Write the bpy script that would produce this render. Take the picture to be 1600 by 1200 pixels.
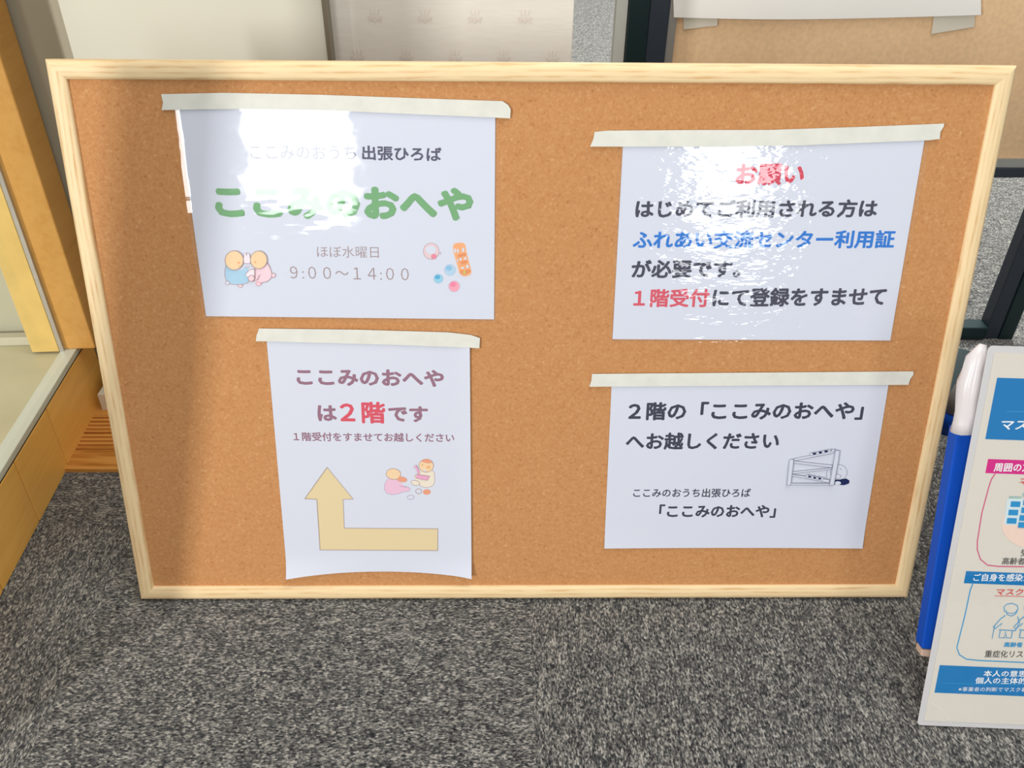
import bpy, bmesh, math, random
import numpy as np
from mathutils import Vector, Matrix
random.seed(7)
for o in list(bpy.data.objects):
    bpy.data.objects.remove(o)
S = bpy.context.scene
COL = S.collection
PI = math.pi

# ------------------------------------------------------------------ camera
CAM = np.array([-0.03280901, -0.67203183, 0.79663883])
PITCH, YAW, ROLL = 0.62502093, 0.01834151, 0.01190361
FPX = 1350.0
TILT = 0.25299917            # the cork board leans back by this angle
BH = 0.590                   # board height, width 0.900
FLOOR = -0.004
cp, sp = math.cos(PITCH), math.sin(PITCH)
fwd = np.array([math.sin(YAW)*cp, math.cos(YAW)*cp, -sp])
r0 = np.array([math.cos(YAW), -math.sin(YAW), 0.0])
u0 = np.cross(r0, fwd)
rgt = r0*math.cos(ROLL) + u0*math.sin(ROLL)
upv = -r0*math.sin(ROLL) + u0*math.cos(ROLL)
cd = bpy.data.cameras.new('camera')
co = bpy.data.objects.new('camera', cd)
COL.objects.link(co)
co.matrix_world = Matrix(((rgt[0], upv[0], -fwd[0], CAM[0]), (rgt[1], upv[1], -fwd[1], CAM[1]),
                          (rgt[2], upv[2], -fwd[2], CAM[2]), (0, 0, 0, 1)))
cd.sensor_width = 36.0
cd.lens = FPX*36.0/1600.0
cd.clip_start = 0.02
S.camera = co

# ------------------------------------------------------------------ world, lights, exposure
S.view_settings.view_transform = 'Standard'
S.view_settings.look = 'None'
S.view_settings.gamma = 1.0
S.view_settings.use_curve_mapping = False
S.view_settings.exposure = -0.74
W = bpy.data.worlds.new('world')
S.world = W
W.use_nodes = True
bg = W.node_tree.nodes['Background']
bg.inputs[0].default_value = (1.0, 0.985, 0.96, 1)
bg.inputs[1].default_value = 0.50

def area(name, loc, target, sx, sy, radiance, color=(1, 1, 1)):
    d = bpy.data.lights.new(name, 'AREA')
    d.shape = 'RECTANGLE'
    d.size, d.size_y = sx, sy
    d.energy = radiance*PI*sx*sy
    d.color = color
    o = bpy.data.objects.new(name, d)
    COL.objects.link(o)
    o.location = loc
    dr = Vector(target) - Vector(loc)
    o.rotation_euler = dr.to_track_quat('-Z', 'Y').to_euler()
    return o
# glazed doors behind the photographer, on both sides of where they stand
area('window_and_added_light', (-0.93, -3.0, 1.45), (-0.93, 0, 1.45), 0.50, 1.55, 14.0, (0.95, 0.98, 1.0))
area('window_and_added_light', (1.02, -3.0, 1.32), (1.02, 0, 1.32), 0.40, 1.60, 10.5, (0.95, 0.98, 1.0))
# added narrow light far left of the case, for the board's edge shadow
area('window_and_added_light', (-2.75, -2.9, 1.35), (-0.2, 0, 0.35), 0.22, 1.5, 150.0, (1.0, 0.98, 0.95))
# added fills overhead and behind the partition, brightening the doors and far carpet
area('overhead_fill', (0.9, 2.3, 2.4), (0.9, 2.3, 0), 1.6, 2.2, 26.0, (0.97, 1.0, 1.0))
area('overhead_fill', (0.5, 0.0, 2.5), (0.5, 0.0, 0), 1.2, .6, 13.0, (1.0, 1.0, 0.98))
area('overhead_fill', (0.2, -0.9, 2.5), (0.2, -0.9, 0), 1.2, .6, 8.0, (1.0, 1.0, 0.98))

# ------------------------------------------------------------------ helpers
def ray(px, py):
    return fwd + (px-800)/FPX*rgt - (py-600)/FPX*upv
def hit(px, py, ax, val):
    d = ray(px, py)
    return Vector(CAM + (val-CAM[ax])/d[ax]*d)

class Plane:
    """a flat frame of reference: origin o, axes e1 (across) e2 (up) n (towards the viewer)"""
    def __init__(s, o, e1, e2):
        s.o, s.e1, s.e2 = Vector(o), Vector(e1).normalized(), Vector(e2).normalized()
        s.n = s.e1.cross(s.e2).normalized()
    def at(s, px, py, w=0.0):
        d = Vector(ray(px, py)); c = Vector(CAM)
        o = s.o + s.n*w
        k = (o-c).dot(s.n)/d.dot(s.n)
        p = c + d*k - s.o
        return Vector((p.dot(s.e1), p.dot(s.e2), w))
    def matrix(s, loc=(0, 0, 0)):
        l = Vector(loc)
        p = s.o + s.e1*l.x + s.e2*l.y + s.n*l.z
        m = Matrix((s.e1, s.e2, s.n)).transposed().to_4x4()
        m.translation = p
        return m

def lin(c):
    return tuple(((v/255.0)/12.92 if v <= 10 else ((v/255.0+0.055)/1.055)**2.4) for v in c) + (1.0,)

MATS = {}
def mat(name, rgb, rough=0.6, spec=0.3, metal=0.0, sheen=0.0, coat=0.0, var=0.0, vscale=20.0):
    if name in MATS:
        return MATS[name]
    m = bpy.data.materials.new(name)
    m.use_nodes = True
    nt = m.node_tree
    b = nt.nodes['Principled BSDF']
    b.inputs['Base Color'].default_value = lin(rgb)
    b.inputs['Roughness'].default_value = rough
    b.inputs['Specular IOR Level'].default_value = spec
    b.inputs['Metallic'].default_value = metal
    b.inputs['Sheen Weight'].default_value = sheen
    b.inputs['Coat Weight'].default_value = coat
    if var:
        tc = nt.nodes.new('ShaderNodeTexCoord')
        nz = nt.nodes.new('ShaderNodeTexNoise'); nz.inputs['Scale'].default_value = vscale
        nz.inputs['Detail'].default_value = 4
        rp = nt.nodes.new('ShaderNodeValToRGB')
        a = lin([max(0, v*(1-var)) for v in rgb]); c = lin([min(255, v*(1+var)) for v in rgb])
        rp.color_ramp.elements[0].color = a; rp.color_ramp.elements[0].position = .3
        rp.color_ramp.elements[1].color = c; rp.color_ramp.elements[1].position = .7
        nt.links.new(tc.outputs['Object'], nz.inputs['Vector'])
        nt.links.new(nz.outputs['Fac'], rp.inputs['Fac'])
        nt.links.new(rp.outputs['Color'], b.inputs['Base Color'])
    MATS[name] = m
    return m

def nodes(m):
    return m.node_tree, m.node_tree.nodes, m.node_tree.links, m.node_tree.nodes['Principled BSDF']

def ramp(nt, stops):
    r = nt.nodes.new('ShaderNodeValToRGB')
    e = r.color_ramp.elements
    e[0].position, e[0].color = stops[0][0], lin(stops[0][1])
    e[1].position, e[1].color = stops[-1][0], lin(stops[-1][1])
    for p, c in stops[1:-1]:
        x = e.new(p); x.color = lin(c)
    return r

def carpet_mat():
    m = mat('carpet', (95, 96, 96), 1.0, 0.05, sheen=0.5)
    nt, N, L, b = nodes(m)
    b.inputs['Sheen Roughness'].default_value = 0.45
    tc = N.new('ShaderNodeTexCoord'); mp = N.new('ShaderNodeMapping')
    mp.inputs['Scale'].default_value = (1.0, 2.0, 1.0)
    L.new(tc.outputs['Object'], mp.inputs['Vector'])
    # loops of yarn: rounded cells, with a coarser drift of dark and light yarns
    v = N.new('ShaderNodeTexVoronoi'); v.inputs['Scale'].default_value = 290; v.inputs['Randomness'].default_value = 1
    n1 = N.new('ShaderNodeTexNoise'); n1.inputs['Scale'].default_value = 240; n1.inputs['Detail'].default_value = 3
    n1.inputs['Roughness'].default_value = .7
    n2 = N.new('ShaderNodeTexNoise'); n2.inputs['Scale'].default_value = 45; n2.inputs['Detail'].default_value = 5; n2.inputs['Roughness'].default_value = .65
    for t in (v, n1, n2):
        L.new(mp.outputs['Vector'], t.inputs['Vector'])
    bw = N.new('ShaderNodeRGBToBW'); L.new(v.outputs['Color'], bw.inputs[0])
    mx = N.new('ShaderNodeMath'); mx.operation = 'MULTIPLY_ADD'
    L.new(bw.outputs[0], mx.inputs[0]); mx.inputs[1].default_value = .38
    s1 = N.new('ShaderNodeMath'); s1.operation = 'MULTIPLY_ADD'
    L.new(n1.outputs['Fac'], s1.inputs[0]); s1.inputs[1].default_value = 1.0; s1.inputs[2].default_value = -.29
    L.new(s1.outputs[0], mx.inputs[2])
    s2 = N.new('ShaderNodeMath'); s2.operation = 'MULTIPLY_ADD'
    L.new(n2.outputs['Fac'], s2.inputs[0]); s2.inputs[1].default_value = .45; L.new(mx.outputs[0], s2.inputs[2])
    r = ramp(nt, [(.36, (10, 12, 16)), (.50, (51, 53, 55)), (.66, (102, 101, 97)), (.86, (184, 180, 171))])
    L.new(s2.outputs[0], r.inputs['Fac'])
    L.new(r.outputs['Color'], b.inputs['Base Color'])
    bp = N.new('ShaderNodeBump'); bp.inputs['Strength'].default_value = .8; bp.inputs['Distance'].default_value = .002
    L.new(s2.outputs[0], bp.inputs['Height']); L.new(bp.outputs['Normal'], b.inputs['Normal'])
    return m

def cork_mat():
    m = mat('cork', (200, 145, 92), .85, .15)
    nt, N, L, b = nodes(m)
    tc = N.new('ShaderNodeTexCoord')
    v = N.new('ShaderNodeTexVoronoi'); v.inputs['Scale'].default_value = 620
    n1 = N.new('ShaderNodeTexNoise'); n1.inputs['Scale'].default_value = 330; n1.inputs['Detail'].default_value = 4
    n2 = N.new('ShaderNodeTexNoise'); n2.inputs['Scale'].default_value = 9; n2.inputs['Detail'].default_value = 3
    for t in (v, n1, n2):
        L.new(tc.outputs['Object'], t.inputs['Vector'])
    bw = N.new('ShaderNodeRGBToBW'); L.new(v.outputs['Color'], bw.inputs[0])
    a = N.new('ShaderNodeMath'); a.operation = 'MULTIPLY_ADD'; a.inputs[1].default_value = .30
    L.new(bw.outputs[0], a.inputs[0]); L.new(n1.outputs['Fac'], a.inputs[2])
    c = N.new('ShaderNodeMath'); c.operation = 'MULTIPLY_ADD'; c.inputs[1].default_value = .14
    L.new(n2.outputs['Fac'], c.inputs[0]); L.new(a.outputs[0], c.inputs[2])
    r = ramp(nt, [(.38, (170, 114, 68)), (.54, (191, 135, 86)), (.76, (197, 142, 92)), (.97, (204, 152, 102)), (1.0, (212, 168, 120))])
    L.new(c.outputs[0], r.inputs['Fac']); L.new(r.outputs['Color'], b.inputs['Base Color'])
    bp = N.new('ShaderNodeBump'); bp.inputs['Strength'].default_value = .25; bp.inputs['Distance'].default_value = .0006
    L.new(a.outputs[0], bp.inputs['Height']); L.new(bp.outputs['Normal'], b.inputs['Normal'])
    return m

def wood_mat(name, dark, light, scale=28.0, stretch=0.045, rough=.45, contrast=1.0, period=None):
    m = mat(name, light, rough, .35)
    nt, N, L, b = nodes(m)
    tc = N.new('ShaderNodeTexCoord'); mp = N.new('ShaderNodeMapping')
    mp.inputs['Scale'].default_value = (stretch, 1, 1)
    oi = N.new('ShaderNodeObjectInfo')
    ad = N.new('ShaderNodeVectorMath'); ad.operation = 'MULTIPLY_ADD'
    L.new(oi.outputs['Random'], ad.inputs[0]); ad.inputs[1].default_value = (3, 2, 1)
    L.new(tc.outputs['Object'], ad.inputs[2])
    L.new(ad.outputs[0], mp.inputs['Vector'])
    nz = N.new('ShaderNodeTexNoise'); nz.inputs['Scale'].default_value = scale; nz.inputs['Detail'].default_value = 2
    L.new(mp.outputs['Vector'], nz.inputs['Vector'])
    ml = N.new('ShaderNodeMath'); ml.operation = 'MULTIPLY'; ml.inputs[1].default_value = 26.0
    L.new(nz.outputs['Fac'], ml.inputs[0])
    sn = N.new('ShaderNodeMath'); sn.operation = 'SINE'; L.new(ml.outputs[0], sn.inputs[0])
    if period:        # growth rings running along the rail
        sx = N.new('ShaderNodeSeparateXYZ'); L.new(tc.outputs['Object'], sx.inputs[0])
        pm = N.new('ShaderNodeMath'); pm.operation = 'MULTIPLY_ADD'; pm.inputs[1].default_value = 2*PI/period
        L.new(sx.outputs['Y'], pm.inputs[0]); L.new(ml.outputs[0], pm.inputs[2]); L.new(pm.outputs[0], sn.inputs[0])
    n2 = N.new('ShaderNodeTexNoise'); n2.inputs['Scale'].default_value = scale*14; n2.inputs['Detail'].default_value = 3
    L.new(mp.outputs['Vector'], n2.inputs['Vector'])
    a = N.new('ShaderNodeMath'); a.operation = 'MULTIPLY_ADD'; a.inputs[1].default_value = .33*contrast
    L.new(sn.outputs[0], a.inputs[0]); L.new(n2.outputs['Fac'], a.inputs[2])
    r = ramp(nt, [(.12, dark), (.42, light), (.9, tuple(min(255, v+8) for v in light))])
    L.new(a.outputs[0], r.inputs['Fac']); L.new(r.outputs['Color'], b.inputs['Base Color'])
    return m

def film_mat(name, bscale, bdist, refl=.075, ripple=(1, 1, 1)):
    """clear laminating film: lets the print show, mirrors the windows, slightly rippled"""
    m = bpy.data.materials.new(name); m.use_nodes = True
    nt = m.node_tree; N = nt.nodes; L = nt.links
    N.clear()
    out = N.new('ShaderNodeOutputMaterial'); mx = N.new('ShaderNodeAddShader')
    tr = N.new('ShaderNodeBsdfTransparent'); tr.inputs[0].default_value = (.95, .955, .96, 1)
    gl = N.new('ShaderNodeBsdfGlossy'); gl.inputs['Roughness'].default_value = .045
    tc = N.new('ShaderNodeTexCoord'); mp = N.new('ShaderNodeMapping'); mp.inputs['Scale'].default_value = ripple
    nz = N.new('ShaderNodeTexNoise'); nz.inputs['Scale'].default_value = bscale; nz.inputs['Detail'].default_value = 3
    bp = N.new('ShaderNodeBump'); bp.inputs['Distance'].default_value = bdist; bp.inputs['Strength'].default_value = 1
    L.new(tc.outputs['Object'], mp.inputs['Vector']); L.new(mp.outputs['Vector'], nz.inputs['Vector'])
    L.new(nz.outputs['Fac'], bp.inputs['Height']); L.new(bp.outputs['Normal'], gl.inputs['Normal'])
    # reflectance rises towards grazing view, the same from both sides of the film
    ge = N.new('ShaderNodeNewGeometry'); dt = N.new('ShaderNodeVectorMath'); dt.operation = 'DOT_PRODUCT'
    L.new(ge.outputs['Normal'], dt.inputs[0]); L.new(ge.outputs['Incoming'], dt.inputs[1])
    def M(op, a, b=None):
        n = N.new('ShaderNodeMath'); n.operation = op
        for i, q in enumerate((a, b)):
            if q is None: continue
            if isinstance(q, (int, float)): n.inputs[i].default_value = q
            else: L.new(q, n.inputs[i])
        return n.outputs[0]
    f = M('ADD', M('MULTIPLY', M('POWER', M('SUBTRACT', 1.0, M('ABSOLUTE', dt.outputs['Value'])), 5.0), .6), refl)
    L.new(f, gl.inputs['Color'])
    L.new(tr.outputs[0], mx.inputs[0]); L.new(gl.outputs[0], mx.inputs[1]); L.new(mx.outputs[0], out.inputs[0])
    return m

def thing(name, label, cat, loc=(0, 0, 0), mtx=None, group=None):
    o = bpy.data.objects.new(name, None)
    COL.objects.link(o)
    o.empty_display_size = .05
    if mtx is not None:
        o.matrix_world = mtx
    else:
        o.location = loc
    o['label'] = label; o['category'] = cat
    if group: o['group'] = group
    return o

def link(name, me, mats, parent=None, label=None, kind=None, bevel=0.0, smooth=False):
    for m in (mats if isinstance(mats, (list, tuple)) else [mats]):
        me.materials.append(m)
    o = bpy.data.objects.new(name, me)
    COL.objects.link(o)
    if parent is not None: o.parent = parent
    if label: o['label'] = label
    if kind: o['kind'] = kind
    if bevel:
        b = o.modifiers.new('bevel', 'BEVEL'); b.width = bevel; b.segments = 3; b.limit_method = 'ANGLE'
        b.harden_normals = False
    if smooth:
        for p in me.polygons: p.use_smooth = True
    return o

def box_mesh(name, x0, x1, y0, y1, z0, z1):
    v = [(x, y, z) for z in (z0, z1) for y in (y0, y1) for x in (x0, x1)]
    f = [(0, 2, 3, 1), (4, 5, 7, 6), (0, 1, 5, 4), (2, 6, 7, 3), (0, 4, 6, 2), (1, 3, 7, 5)]
    me = bpy.data.meshes.new(name); me.from_pydata(v, [], f); me.update()
    return me
def box(name, x0, x1, y0, y1, z0, z1, m, parent=None, **k):
    return link(name, box_mesh(name, x0, x1, y0, y1, z0, z1), m, parent, **k)

def prism(name, pts, z0, z1, m, parent=None, **k):
    """flat outline pts (x,y) given thickness z0..z1"""
    n = len(pts)
    v = [(p[0], p[1], z0) for p in pts] + [(p[0], p[1], z1) for p in pts]
    f = [tuple(range(n-1, -1, -1)), tuple(range(n, 2*n))] + [(i, (i+1) % n, n+(i+1) % n, n+i) for i in range(n)]
    me = bpy.data.meshes.new(name); me.from_pydata(v, [], f); me.update()
    bm = bmesh.new(); bm.from_mesh(me); bmesh.ops.recalc_face_normals(bm, faces=bm.faces)
    bmesh.ops.triangulate(bm, faces=[q for q in bm.faces if len(q.verts) > 4]); bm.to_mesh(me); bm.free()
    return link(name, me, m, parent, **k)

# ------------------------------------------------------------------ print on sheets
class Flat:
    """collects flat coloured shapes printed on a plane (fills and strokes), in the sheet's own coordinates"""
    def __init__(s, plane, w, off, mapf=None):
        s.p, s.w, s.off = plane, w, Vector(off)
        s.v, s.f, s.mi, s.mats = [], [], [], []
        s.map = mapf or (lambda x, y: (x, y))
        s.lv = 0
    def _m(s, m):
        if m not in s.mats: s.mats.append(m)
        return s.mats.index(m)
    def _pt(s, x, y, lift):
        a = s.p.at(*s.map(x, y), s.w); a = a - s.off
        a.z += lift
        return a
    def poly(s, pts, m):
        s.lv += 1
        lift = .00006*s.lv
        vs = [s._pt(x, y, lift) for x, y in pts]
        from mathutils.geometry import tessellate_polygon
        base = len(s.v); s.v += vs
        for t in tessellate_polygon([vs]):
            a, b, c = (vs[i] for i in t)
            t = tuple(base+i for i in t)
            if (b-a).cross(c-a).z < 0: t = t[::-1]
            s.f.append(t); s.mi.append(s._m(m))
    def ell(s, cx, cy, rx, ry, m, rot=0, n=28, outline=None, lw=8):
        pts = []
        for i in range(n):
            a = 2*PI*i/n
            x, y = rx*math.cos(a), ry*math.sin(a)
            pts.append((cx + x*math.cos(rot) - y*math.sin(rot), cy + x*math.sin(rot) + y*math.cos(rot)))
        if m: s.poly(pts, m)
        if outline: s.line(pts, outline, lw, True)
    def line(s, pts, m, lw, closed=False):
        s.lv += 1
        lift = .00006*s.lv
        n = len(pts)
        P = [Vector((x, y)) for x, y in pts]
        base = len(s.v); k = s._m(m)
        for i in range(n):
            a = P[(i-1) % n] if (closed or i > 0) else P[i]
            c = P[(i+1) % n] if (closed or i < n-1) else P[i]
            d = (c-a)
            if d.length < 1e-9: d = Vector((1, 0))
            d.normalize(); q = Vector((-d.y, d.x))*lw/2
            s.v.append(s._pt(P[i].x+q.x, P[i].y+q.y, lift)); s.v.append(s._pt(P[i].x-q.x, P[i].y-q.y, lift))
        for i in range(n if closed else n-1):
            j = (i+1) % n
            t = (base+2*i, base+2*i+1, base+2*j+1, base+2*j)
            A, B, C = (s.v[t[0]], s.v[t[1]], s.v[t[2]])
            if (B-A).cross(C-A).z < 0: t = t[::-1]
            s.f.append(t); s.mi.append(k)
    def build(s, name, parent, label=None):
        me = bpy.data.meshes.new(name); me.from_pydata([tuple(q) for q in s.v], [], s.f); me.update()
        for p, i in zip(me.polygons, s.mi): p.material_index = i
        return link(name, me, s.mats, parent, label=label)

DG = None
def glyphs(text, bold):
    c = bpy.data.curves.new('text', 'FONT'); c.body = text; c.size = 1; c.resolution_u = 2; c.offset = min(bold, 0)
    o = bpy.data.objects.new('text', c); COL.objects.link(o)
    bpy.context.view_layer.update()
    me = bpy.data.meshes.new_from_object(o.evaluated_get(bpy.context.evaluated_depsgraph_get()))
    bpy.data.objects.remove(o); bpy.data.curves.remove(c)
    co_ = [v.co.copy() for v in me.vertices]; fs = [tuple(p.vertices) for p in me.polygons]
    bpy.data.meshes.remove(me)
    if bold > 0:      # heavier weight: the same glyphs laid side by side around the stroke
        base, bf = list(co_), list(fs)
        for k in range(8):
            a = PI/4*k
            n0 = len(co_)
            co_ += [v + Vector((bold*math.cos(a), bold*math.sin(a), -.0001*(k+1)/8)) for v in base]
            fs += [tuple(i+n0 for i in f) for f in bf]
    return co_, fs

def text(plane, w, off, parent, s, x0, yb0, x1, yb1, yt0, m, bold=.0, label=None, xt0=None):
    """one line of lettering whose ink box has its lower edge from (x0,yb0) to (x1,yb1) and upper left at (xt0,yt0)"""
    vs, fs = glyphs(s, bold)
    ax = min(v.x for v in vs); bx = max(v.x for v in vs); ay = min(v.y for v in vs); by = max(v.y for v in vs)
    o = plane.at(x0, yb0, w); a = plane.at(x1, yb1, w) - o
    # upright on the sheet: perpendicular to the base line
    t = plane.at(x0 if xt0 is None else xt0, yt0, w) - o
    perp = Vector((-a.y, a.x, 0)).normalized()
    t = perp*t.dot(perp)
    out = []
    for v in vs:
        q = o + a*((v.x-ax)/(bx-ax)) + t*((v.y-ay)/(by-ay)) - Vector(off)
        q.z += .00025 + v.z
        out.append(tuple(q))
    me = bpy.data.meshes.new('lettering'); me.from_pydata(out, [], fs); me.update()
    return link('lettering', me, m, parent, label=label)

def sheet(name, plane, w, off, tl, tr, br, bl, m, parent, thick=.0003, single=False, disp=None, nx=24, ny=20, label=None, lift=0.0, bottom=None):
    """a sheet of paper or film with real thickness, corners given in the photograph, gently displaced by disp(s,t)"""
    c = [plane.at(*p, w) - Vector(off) for p in (tl, tr, br, bl)]
    v, f = [], []
    def P(s, t, dz):
        q = (c[0]*(1-s) + c[1]*s)*(1-t) + (c[3]*(1-s) + c[2]*s)*t
        if bottom: q = q + Vector((0, bottom(s)*t**6, 0))
        q.z += lift + (disp(s, t) if disp else 0) + dz
        return tuple(q)
    for dz in ((0,) if single else (thick/2, -thick/2)):
        for j in range(ny+1):
            for i in range(nx+1):
                v.append(P(i/nx, j/ny, dz))
    K = (nx+1)*(ny+1)
    for j in range(ny):
        for i in range(nx):
            a = j*(nx+1)+i
            f.append((a, a+nx+1, a+nx+2, a+1))
            if single: continue
            f.append((K+a, K+a+1, K+a+nx+2, K+a+nx+1))
    rim = [i for i in range(nx+1)] + [j*(nx+1)+nx for j in range(1, ny+1)] + [ny*(nx+1)+i for i in range(nx-1, -1, -1)] + [j*(nx+1) for j in range(ny-1, 0, -1)]
    for a, b in zip(rim, rim[1:]+rim[:1]):
        if single: break
        n0 = len(v); v += [v[a], v[b], v[K+b], v[K+a]]; f.append((n0, n0+1, n0+2, n0+3))
    me = bpy.data.meshes.new(name); me.from_pydata(v, [], f); me.update()
    return link(name, me, m, parent, label=label, smooth=True)

# ------------------------------------------------------------------ materials
CARPET = carpet_mat(); CORK = cork_mat()
PINE = wood_mat('pine_frame', (216, 172, 116), (238, 211, 164), 16, .12, contrast=.5, period=.0052)
SILLW = wood_mat('sill_wood', (176, 112, 44), (206, 146, 72), 30, .06)
CASEW = wood_mat('case_veneer', (204, 148, 74), (210, 157, 82), 9, .1, .35, .35)
CASEB = wood_mat('case_base_veneer', (240, 178, 82), (246, 188, 94), 9, .1, .35, .35)
CASEP = mat('case_post_pale', (222, 190, 112), .4, .35, var=.03, vscale=30)
DECK = mat('case_deck', (196, 188, 152), .3, .4, var=.04, vscale=6)
ALU = mat('brushed_aluminium', (176, 176, 170), .35, .5, metal=.6)
PAPER = mat('paper', (213, 217, 229), .75, .2)
PAPER2 = mat('poster_paper', (214, 208, 196), .7, .2)
TAPE = mat('masking_tape', (222, 222, 212), .7, .2, var=.02, vscale=60)
CREAM = mat('fusuma_cream', (224, 220, 202), .85, .1, var=.012, vscale=3)
CREAM2 = mat('fusuma_cloth', (228, 220, 204), .9, .1)
CREST = mat('crest_print', (231, 221, 208), .9, .1)
STILE = mat('grey_lacquer', (128, 118, 98), .4, .4)
WALLM = mat('wall_paint', (188, 181, 160), .9, .1, var=.02, vscale=4)
DGREEN = mat('dark_green_metal', (14, 38, 40), .4, .4)
SLATE = mat('slate_metal', (44, 52, 62), .45, .4)
PINB = mat('pinboard_cloth', (226, 190, 148), .9, .1, var=.03, vscale=160)
FILM_A = film_mat('laminate_smooth', 9, .0011, .085, (1, 2.2, 1))
FILM_C = film_mat('laminate_rippled', 30, .0010, .075, (1, 2.6, 1))
FILM_P = film_mat('laminate_poster', 20, .0006, .07)
BLUE = mat('blue_plastic', (6, 78, 186), .6, .25)
WRAP = mat('white_plastic_wrap', (222, 216, 216), .22, .5, coat=.4)

# cloth weave on the patterned sliding door
nt, N, L, b_ = nodes(CREAM2)
tc = N.new('ShaderNodeTexCoord'); mp = N.new('ShaderNodeMapping'); mp.inputs['Scale'].default_value = (1, 1, 9)
nz = N.new('ShaderNodeTexNoise'); nz.inputs['Scale'].default_value = 45; nz.inputs['Detail'].default_value = 4
rr = ramp(nt, [(.3, (236, 229, 215)), (.7, (240, 235, 223))])
L.new(tc.outputs['Object'], mp.inputs['Vector']); L.new(mp.outputs['Vector'], nz.inputs['Vector'])
L.new(nz.outputs['Fac'], rr.inputs['Fac']); L.new(rr.outputs['Color'], b_.inputs['Base Color'])

# ------------------------------------------------------------------ floor of carpet tiles
fl = box('floor', -2.6, 3.1, -1.2, 5.2, FLOOR-.03, FLOOR-.0065, mat('subfloor', (60, 60, 62), .9), kind='structure')
tile_me = None
TX0, TY0, TS = .004-2.5, -.87-.0, .5
for i in range(11):
    for j in range(12):
        x, y = TX0 + i*TS, TY0 + j*TS
        if tile_me is None:
            h = TS/2 - .00012
            tile_me = box_mesh('carpet_tile', -h, h, -h, h, -.0064, 0)
            tile_me.materials.append(CARPET)
        o = bpy.data.objects.new('carpet_tile', tile_me); COL.objects.link(o)
        o.parent = fl
        o.location = (x+TS/2, y+TS/2, FLOOR)
        o.rotation_euler.z = PI/2*((i+j+1) % 2) + PI*((i*7+j*3) % 2)

# ------------------------------------------------------------------ sliding doors, sill, walls
YF = .36
FX1 = hit(893, 104, 1, YF).x
SEAM = hit(524, 97, 1, YF).x
sill = box('trim_1', -.80, FX1+.03, .228, .268, FLOOR, FLOOR+.006, SILLW, kind='structure')
sill['label'] = 'varnished wooden door sill with sliding tracks on the carpet'
y = .268
k = 0
while y < .345:
    g = k % 2
    box('sill_rib', -.80, FX1+.03, y, y+.0045, FLOOR, FLOOR+(.006 if g else .003), SILLW, sill)
    y += .0045; k += 1
box('sill_rib', -.80, FX1+.03, y, .46, FLOOR, FLOOR+.006, SILLW, sill)
BOT = FLOOR+.010
d1 = box('door_1', hit(98, 30, 1, YF-.02).x, SEAM-.004, YF-.020, YF-.002, BOT, 1.80, CREAM, kind='structure', bevel=.001)
d1['label'] = 'plain cream sliding door panel'
box('door_stile', SEAM-.004, SEAM+.0005, YF-.022, YF, BOT, 1.80, STILE, d1)
d2 = box('door_2', SEAM-.03, FX1, YF+.004, YF+.022, BOT, 1.80, CREAM2, kind='structure', bevel=.001)
d2['label'] = 'cream cloth sliding door with pale flower crests'
# woven crests: three leaves under three small flower spikes
def crest_mesh():
    v, f = [], []
    def blob(cx, cz, rx, rz, rot, n=12):
        b0 = len(v)
        for i in range(n):
            a = 2*PI*i/n
            x, z = rx*math.cos(a), rz*math.sin(a)
            v.append((cx + x*math.cos(rot)-z*math.sin(rot), 0, cz + x*math.sin(rot)+z*math.cos(rot)))
        f.append(tuple(range(b0, b0+n)))
    blob(0, -.0035, .0028, .0042, 0); blob(-.0062, -.002, .0024, .0046, 1.05); blob(.0062, -.002, .0024, .0046, -1.05)
    for sx, a in ((0, 0), (-.0042, .5), (.0042, -.5)):
        for q in range(3):
            blob(sx*(1+q*.25), .003+q*.0028, .0013-.0002*q, .0012, a, 8)
    blob(-.0075, -.0062, .0022, .0009, 0, 8); blob(.0075, -.0062, .0022, .0009, 0, 8)
    me = bpy.data.meshes.new('flower_crest'); me.from_pydata(v, [], f); me.update(); me.materials.append(CREST)
    return me
cm = crest_mesh()
dx = .0565
zr = hit(585, 27, 1, YF).z; dz_ = .044
xr = hit(585, 27, 1, YF).x
for r in range(-3, 5):
    for i in range(-1, 6):
        x = xr + i*dx + (0 if r % 2 == 0 else -dx*.42)
        if x < SEAM+.012 or x > FX1-.008: continue
        o = bpy.data.objects.new('flower_crest', cm); COL.objects.link(o); o.parent = d2
        o.location = (x, YF+.0036, zr + r*dz_); o.scale = (.8, 1, .8)
w = box('wall_left', -1.4, -.30, .430, .50, FLOOR, 2.2, WALLM, kind='structure')
box('wall_back', -1.4, 3.1, 5.1, 5.2, FLOOR, 2.2, WALLM, kind='structure')
box('baseboard_left', -.627, -.50, .362, .428, FLOOR, .030, CREAM, kind='structure')

# ------------------------------------------------------------------ glass display case on the left
A = Vector((-.617, .013, FLOOR)); Bk = Vector((-.640, .418, FLOOR))
ca = (A-Bk); ca.z = 0; ca.normalize()                  # along the case, towards the viewer
ang = math.atan2(ca.y, ca.x)
CM = Matrix.Translation(Bk) @ Matrix.Rotation(ang, 4, 'Z')
case = thing('display_case', 'low glass display case with orange-brown wooden base and posts, left of the cork board', 'display case', mtx=CM)
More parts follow.
